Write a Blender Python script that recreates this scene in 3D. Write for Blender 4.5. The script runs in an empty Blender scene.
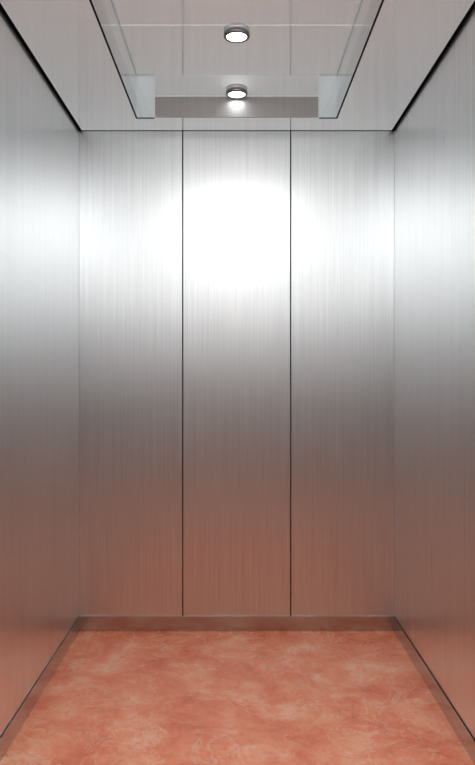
import bpy, bmesh, math
from mathutils import Vector
sc=bpy.context.scene
sc.view_settings.view_transform='Standard'
sc.view_settings.gamma=0.86
sc.view_settings.exposure=0.5
D=3.4; S=210.0; FP=D*S
W=0.75; H=500/S; L=3.62
CH=258/S

def mat(name): 
    m=bpy.data.materials.new(name); m.use_nodes=True
    return m,m.node_tree.nodes,m.node_tree.links,m.node_tree.nodes['Principled BSDF']

def steel(name,base,rough,scale=(190,190,1.6),amt=0.08,rvar=0.03,metal=0.93,tint=(.985,1,1.0)):
    m,N,K,B=mat(name)
    B.inputs['Metallic'].default_value=metal
    tc=N.new('ShaderNodeTexCoord'); mp=N.new('ShaderNodeMapping'); mp.inputs['Scale'].default_value=scale
    K.new(tc.outputs['Object'],mp.inputs['Vector'])
    n=N.new('ShaderNodeTexNoise'); n.inputs['Scale'].default_value=1; n.inputs['Detail'].default_value=4; n.inputs['Roughness'].default_value=0.65
    K.new(mp.outputs[0],n.inputs['Vector'])
    c=N.new('ShaderNodeCombineColor')
    for i in range(3):
        r=N.new('ShaderNodeMapRange'); r.inputs[1].default_value=0.3; r.inputs[2].default_value=0.7
        r.inputs[3].default_value=base*(1-amt)*tint[i]; r.inputs[4].default_value=min(1,base*(1+amt)*tint[i])
        K.new(n.outputs[0],r.inputs[0]); K.new(r.outputs[0],c.inputs[i])
    K.new(c.outputs[0],B.inputs['Base Color'])
    r2=N.new('ShaderNodeMapRange'); r2.inputs[1].default_value=0.3; r2.inputs[2].default_value=0.7
    r2.inputs[3].default_value=rough-rvar; r2.inputs[4].default_value=rough+rvar
    K.new(n.outputs[0],r2.inputs[0]); K.new(r2.outputs[0],B.inputs['Roughness'])
    return m
STEEL=steel('brushed_steel_wall',0.83,0.37,metal=.98,tint=(.98,1,1.01))
STEEL_S=steel('brushed_steel_side',0.90,0.30,amt=.07,metal=.98,tint=(.98,1,1.01))
STEEL_C=steel('steel_ceiling_added_glow',0.85,0.08,(130,130,130),0.02,0.02,0.98,(.97,1,1.01))
cb=STEEL_C.node_tree.nodes['Principled BSDF']; cb.inputs['Emission Color'].default_value=(.96,1,1.01,1); cb.inputs['Emission Strength'].default_value=.17  # faint self-glow put into the steel to brighten the ceiling
STEEL_T=steel('steel_tray_side',0.75,0.12,(130,130,130),0.02,0.02,0.9,(.98,1,1.0))
STEEL_K=steel('steel_kick',0.60,0.22,(1.0,1.0,90),0.05,.03,1,(1,1,1))
STEEL_D=steel('steel_dark_plate',0.6,0.4,(120,2,2),0.04,0.02,0.4,(.97,1,1))
STEEL_F=steel('bronze_grey_front',0.03,0.45)
def plain(name,col,rough,metal=0,em=0):
    m,N,K,B=mat(name)
    n=N.new('ShaderNodeTexNoise'); n.inputs['Scale'].default_value=30
    mx=N.new('ShaderNodeMix'); mx.data_type='RGBA'
    mx.inputs[6].default_value=(*[c*.93 for c in col],1); mx.inputs[7].default_value=(*col,1)
    K.new(n.outputs[0],mx.inputs[0]); K.new(mx.outputs[2],B.inputs['Base Color'])
    B.inputs['Roughness'].default_value=rough; B.inputs['Metallic'].default_value=metal
    if em:
        B.inputs['Emission Color'].default_value=(0.99,1.0,0.995,1); B.inputs['Emission Strength'].default_value=em
    return m
BLACK=plain('black_gap',(0.006,0.006,0.006),0.8)
CHROME=plain('chrome_ring',(0.35,0.35,0.35),0.18,1)
LENS=plain('lamp_lens',(0.9,0.9,0.9),0.4,0,5)
FILL_CEIL=plain('ceiling_fill_glow',(0.9,0.9,0.9),0.5,0,3.1)  # glow of the added ceiling fill panel
FILL_FRONT=plain('front_fill_glow',(0.9,0.9,0.9),0.5,0,1.6)  # glow of the added fill above the doors

# marble floor
FL,N,K,B=mat('red_marble')
tc=N.new('ShaderNodeTexCoord')
n1=N.new('ShaderNodeTexNoise'); n1.inputs['Scale'].default_value=3.8; n1.inputs['Detail'].default_value=12; n1.inputs['Roughness'].default_value=0.72; n1.inputs['Distortion'].default_value=0.4
mp=N.new('ShaderNodeMapping'); mp.inputs['Scale'].default_value=(1.1,1.1,1); mp.inputs['Rotation'].default_value=(0,0,.5)
K.new(tc.outputs['Object'],mp.inputs[0]); K.new(mp.outputs[0],n1.inputs['Vector'])
cr=N.new('ShaderNodeValToRGB'); e=cr.color_ramp.elements
e[0].position=0.33; e[0].color=(0.68,0.14,0.06,1); e[1].position=0.68; e[1].color=(0.94,0.52,0.34,1)
x=e.new(0.5); x.color=(0.85,0.30,0.16,1)
K.new(n1.outputs[0],cr.inputs[0])
n2=N.new('ShaderNodeTexNoise'); n2.inputs['Scale'].default_value=5; n2.inputs['Detail'].default_value=12; n2.inputs['Distortion'].default_value=0.8; n2.inputs['Roughness'].default_value=.6
K.new(mp.outputs[0],n2.inputs['Vector'])
v=N.new('ShaderNodeValToRGB'); e=v.color_ramp.elements
e[0].position=0.488; e[0].color=(0,0,0,1); e[1].position=0.512; e[1].color=(0,0,0,1); x=e.new(0.5); x.color=(.8,)*3+(1,)
K.new(n2.outputs[0],v.inputs[0])
n3=N.new('ShaderNodeTexNoise'); n3.inputs['Scale'].default_value=3; K.new(tc.outputs['Object'],n3.inputs['Vector'])
ml=N.new('ShaderNodeMath'); ml.operation='MULTIPLY'; K.new(v.outputs[0],ml.inputs[0]); K.new(n3.outputs[0],ml.inputs[1])
mx=N.new('ShaderNodeMix'); mx.data_type='RGBA'; mx.inputs[7].default_value=(0.62,0.09,0.03,1)
K.new(ml.outputs[0],mx.inputs[0]); K.new(cr.outputs[0],mx.inputs[6])
# pale veins
n4=N.new('ShaderNodeTexNoise'); n4.inputs['Scale'].default_value=4; n4.inputs['Detail'].default_value=12; n4.inputs['Distortion'].default_value=1.0; n4.inputs['Roughness'].default_value=.6
m4=N.new('ShaderNodeMapping'); m4.inputs['Location'].default_value=(5,3,1); K.new(mp.outputs[0],m4.inputs[0]); K.new(m4.outputs[0],n4.inputs[0])
v4=N.new('ShaderNodeValToRGB'); e=v4.color_ramp.elements
e[0].position=0.488; e[0].color=(0,0,0,1); e[1].position=0.512; e[1].color=(0,0,0,1); x=e.new(0.5); x.color=(.5,)*3+(1,)
K.new(n4.outputs[0],v4.inputs[0])
mx2=N.new('ShaderNodeMix'); mx2.data_type='RGBA'; mx2.inputs[7].default_value=(0.95,0.64,0.48,1)
K.new(v4.outputs[0],mx2.inputs[0]); K.new(mx.outputs[2],mx2.inputs[6]); K.new(mx2.outputs[2],B.inputs['Base Color'])
B.inputs['Roughness'].default_value=0.26; B.inputs['Specular IOR Level'].default_value=.4

def box(bm,x0,x1,y0,y1,z0,z1,mi=0):
    vs=[bm.verts.new((x,y,z)) for x in(x0,x1) for y in(y0,y1) for z in(z0,z1)]
    for f in((0,1,3,2),(4,6,7,5),(0,4,5,1),(2,3,7,6),(0,2,6,4),(1,5,7,3)):
        fa=bm.faces.new([vs[i] for i in f]); fa.material_index=mi
def obj(name,boxes,mats,bevel=0,parent=None,sidemat=None):
    bm=bmesh.new()
    for b in boxes: box(bm,*b)
    bmesh.ops.recalc_face_normals(bm,faces=bm.faces[:])
    if sidemat is not None:
        for f in bm.faces:
            if abs(f.normal.x)>.5 and f.material_index==0: f.material_index=sidemat
    me=bpy.data.meshes.new(name); bm.to_mesh(me); bm.free()
    for m in mats: me.materials.append(m)
    o=bpy.data.objects.new(name,me); sc.collection.objects.link(o)
    if bevel:
        md=o.modifiers.new('bevel','BEVEL'); md.width=bevel; md.segments=2; md.limit_method='ANGLE'
    if parent: o.parent=parent
    return o

obj('floor',[(-W-.05,W+.05,-L-.05,.05,-.06,0)],[FL])
g=0.0025; sx=0.257
kb=0.072
# back wall: three panels over a dark carrier
obj('wall_back',[(-W,-sx-g,0,.02,0,H),(-sx+g,sx-g,0,.02,0,H),(sx+g,W,0,.02,0,H),
    (-W-.05,W+.05,.022,.06,0,H+.2,1)],[STEEL,BLACK],0.001)
obj('wall_left',[(-W-.05,-W,-L,0,0,H),(-W-.05,-W,-L,0.02,H,H+.2,1)],[STEEL_S,BLACK])
obj('wall_right',[(W,W+.05,-L,0,0,H),(W,W+.05,-L,0.02,H,H+.2,1)],[STEEL_S,BLACK])
# front wall with landing doors (behind viewer)
obj('wall_front',[(-W,-.45,-L-.05,-L,0,H+.2),(.45,W,-L-.05,-L,0,H+.2),(-.45,.45,-L-.05,-L,1.84,H+.2),(-.45,.45,-L-.05,-L-.04,0,1.84,1)],[STEEL_F,BLACK])
obj('door_1',[(-.44,-.003,-L+.004,-L+.02,0.001,1.83),(.003,.44,-L+.004,-L+.02,0.001,1.83)],[STEEL_F,BLACK])
# added fill light over the doors, unseen behind the camera, brightens the walls
p=bpy.data.objects.new('added_fill_front',None); sc.collection.objects.link(p); p.location=(0,-L+.002,2.08)
obj('fill_frame',[(-.70,.70,0,.03,.22,.235),(-.70,.70,0,.03,-.235,-.22),(-.70,-.685,0,.03,-.22,.22),(.685,.70,0,.03,-.22,.22)],[CHROME],0.002,p)
obj('fill_panel',[(-.684,.684,0,.02,-.219,.219)],[FILL_FRONT],0,p)
# baseboards
t=0.004
obj('baseboard_back',[(-W+t,W-t,-t,-.0005,0.0,kb)],[STEEL_K],0.0004)
obj('baseboard_left',[(-W+.0005,-W+t,-L,-.0005,0,kb),(-W+.0005,-W+.002,-L,-.01,kb,kb+.0015,1)],[STEEL_K,BLACK])
obj('baseboard_right',[(W-t,W-.0005,-L,-.0005,0,kb),(W-.002,W-.0005,-L,-.01,kb,kb+.0025,1)],[STEEL_K,BLACK])

# ceiling with recessed tray
rx=0.452; s0=0.176; s1=3.3; th=0.095; gs=0.014; gb=0.010
y0=-s0; y1=-s1
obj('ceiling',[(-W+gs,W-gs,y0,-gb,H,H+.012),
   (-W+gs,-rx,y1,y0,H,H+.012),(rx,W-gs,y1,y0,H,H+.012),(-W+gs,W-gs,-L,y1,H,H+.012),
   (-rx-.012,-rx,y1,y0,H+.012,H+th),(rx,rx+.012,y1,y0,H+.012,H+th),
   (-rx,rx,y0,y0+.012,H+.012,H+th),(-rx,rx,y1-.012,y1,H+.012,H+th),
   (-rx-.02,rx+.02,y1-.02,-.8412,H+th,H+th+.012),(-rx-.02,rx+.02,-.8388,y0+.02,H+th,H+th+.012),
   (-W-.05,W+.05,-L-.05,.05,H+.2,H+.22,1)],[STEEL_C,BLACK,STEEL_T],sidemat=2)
# dark gaskets on the tray edges and the dark plate
e=.003
obj('trim_1',[(-rx-e,-rx+e,y1,y0,H-.003,H+.0),(rx-e,rx+e,y1,y0,H-.003,H+.0),
   (-rx,-.372,y0-e,y0+e,H-.003,H),(.372,rx,y0-e,y0+e,H-.003,H)],[BLACK])
obj('trim_2',[(-.368,.368,y0-.008,y0-.001,H+.001,H+th-.002)],[STEEL_D])

def lathe(name,prof,m,loc,parent):
    bm=bmesh.new(); n=64; rings=[]
    for r,z in prof: rings.append([bm.verts.new((r*math.cos(2*math.pi*i/n),r*math.sin(2*math.pi*i/n),z)) for i in range(n)])
    for a,b in zip(rings,rings[1:]):
        for i in range(n): bm.faces.new((a[i],a[(i+1)%n],b[(i+1)%n],b[i]))
    bm.faces.new(rings[-1])
    bmesh.ops.recalc_face_normals(bm,faces=bm.faces[:])
    for f in bm.faces: f.smooth=len(f.verts)==4
    me=bpy.data.meshes.new(name); bm.to_mesh(me); bm.free(); me.materials.append(m)
    o=bpy.data.objects.new(name,me); sc.collection.objects.link(o); o.parent=parent; return o
zt=H+th
for i,s in enumerate((0.78,0.238)):
    p=bpy.data.objects.new('downlight',None); sc.collection.objects.link(p); p.location=(0,-s,zt)
    lathe('ring',[(.046,0),(.048,-.002),(.048,-.014),(.046,-.016),(.038,-.016),(.037,-.014),(.037,-.010)],CHROME,None,p)
    lathe('lens',[(.0365,-.010),(.0365,-.0145),(.03,-.015)],LENS,None,p)
    ld=bpy.data.lights.new('lamp','SPOT'); ld.energy=(.5,.08)[i]; ld.spot_size=2.6; ld.spot_blend=1; ld.shadow_soft_size=.035
    lo=bpy.data.objects.new('lamp',ld); sc.collection.objects.link(lo); lo.parent=p; lo.location=(0,0,-.02)
# added glowing fill panel in the tray toward the door, out of view
p=bpy.data.objects.new('added_fill_ceiling',None); sc.collection.objects.link(p); p.location=(0,-2.15,zt)
obj('fill_frame',[(-.44,.44,-.9,-.87,-.03,0),(-.44,.44,.87,.9,-.03,0),(-.44,-.42,-.87,.87,-.03,0),(.42,.44,-.87,.87,-.03,0)],[CHROME],0.002,p)
obj('fill_panel',[(-.419,.419,-.869,.869,-.022,-.002)],[FILL_CEIL],0,p)

w=bpy.data.worlds.new('world'); sc.world=w; w.use_nodes=True
w.node_tree.nodes['Background'].inputs[0].default_value=(.5,.5,.5,1); w.node_tree.nodes['Background'].inputs[1].default_value=.1
cam=bpy.data.cameras.new('camera'); co=bpy.data.objects.new('camera',cam); sc.collection.objects.link(co)
co.location=(0.0,-D,CH); co.rotation_euler=(math.pi/2,0,0)
cam.sensor_fit='VERTICAL'; cam.sensor_height=36; cam.lens=36*FP/765
cam.shift_y=-9.5/765; cam.shift_x=0.8/765; cam.clip_start=.02
sc.camera=co
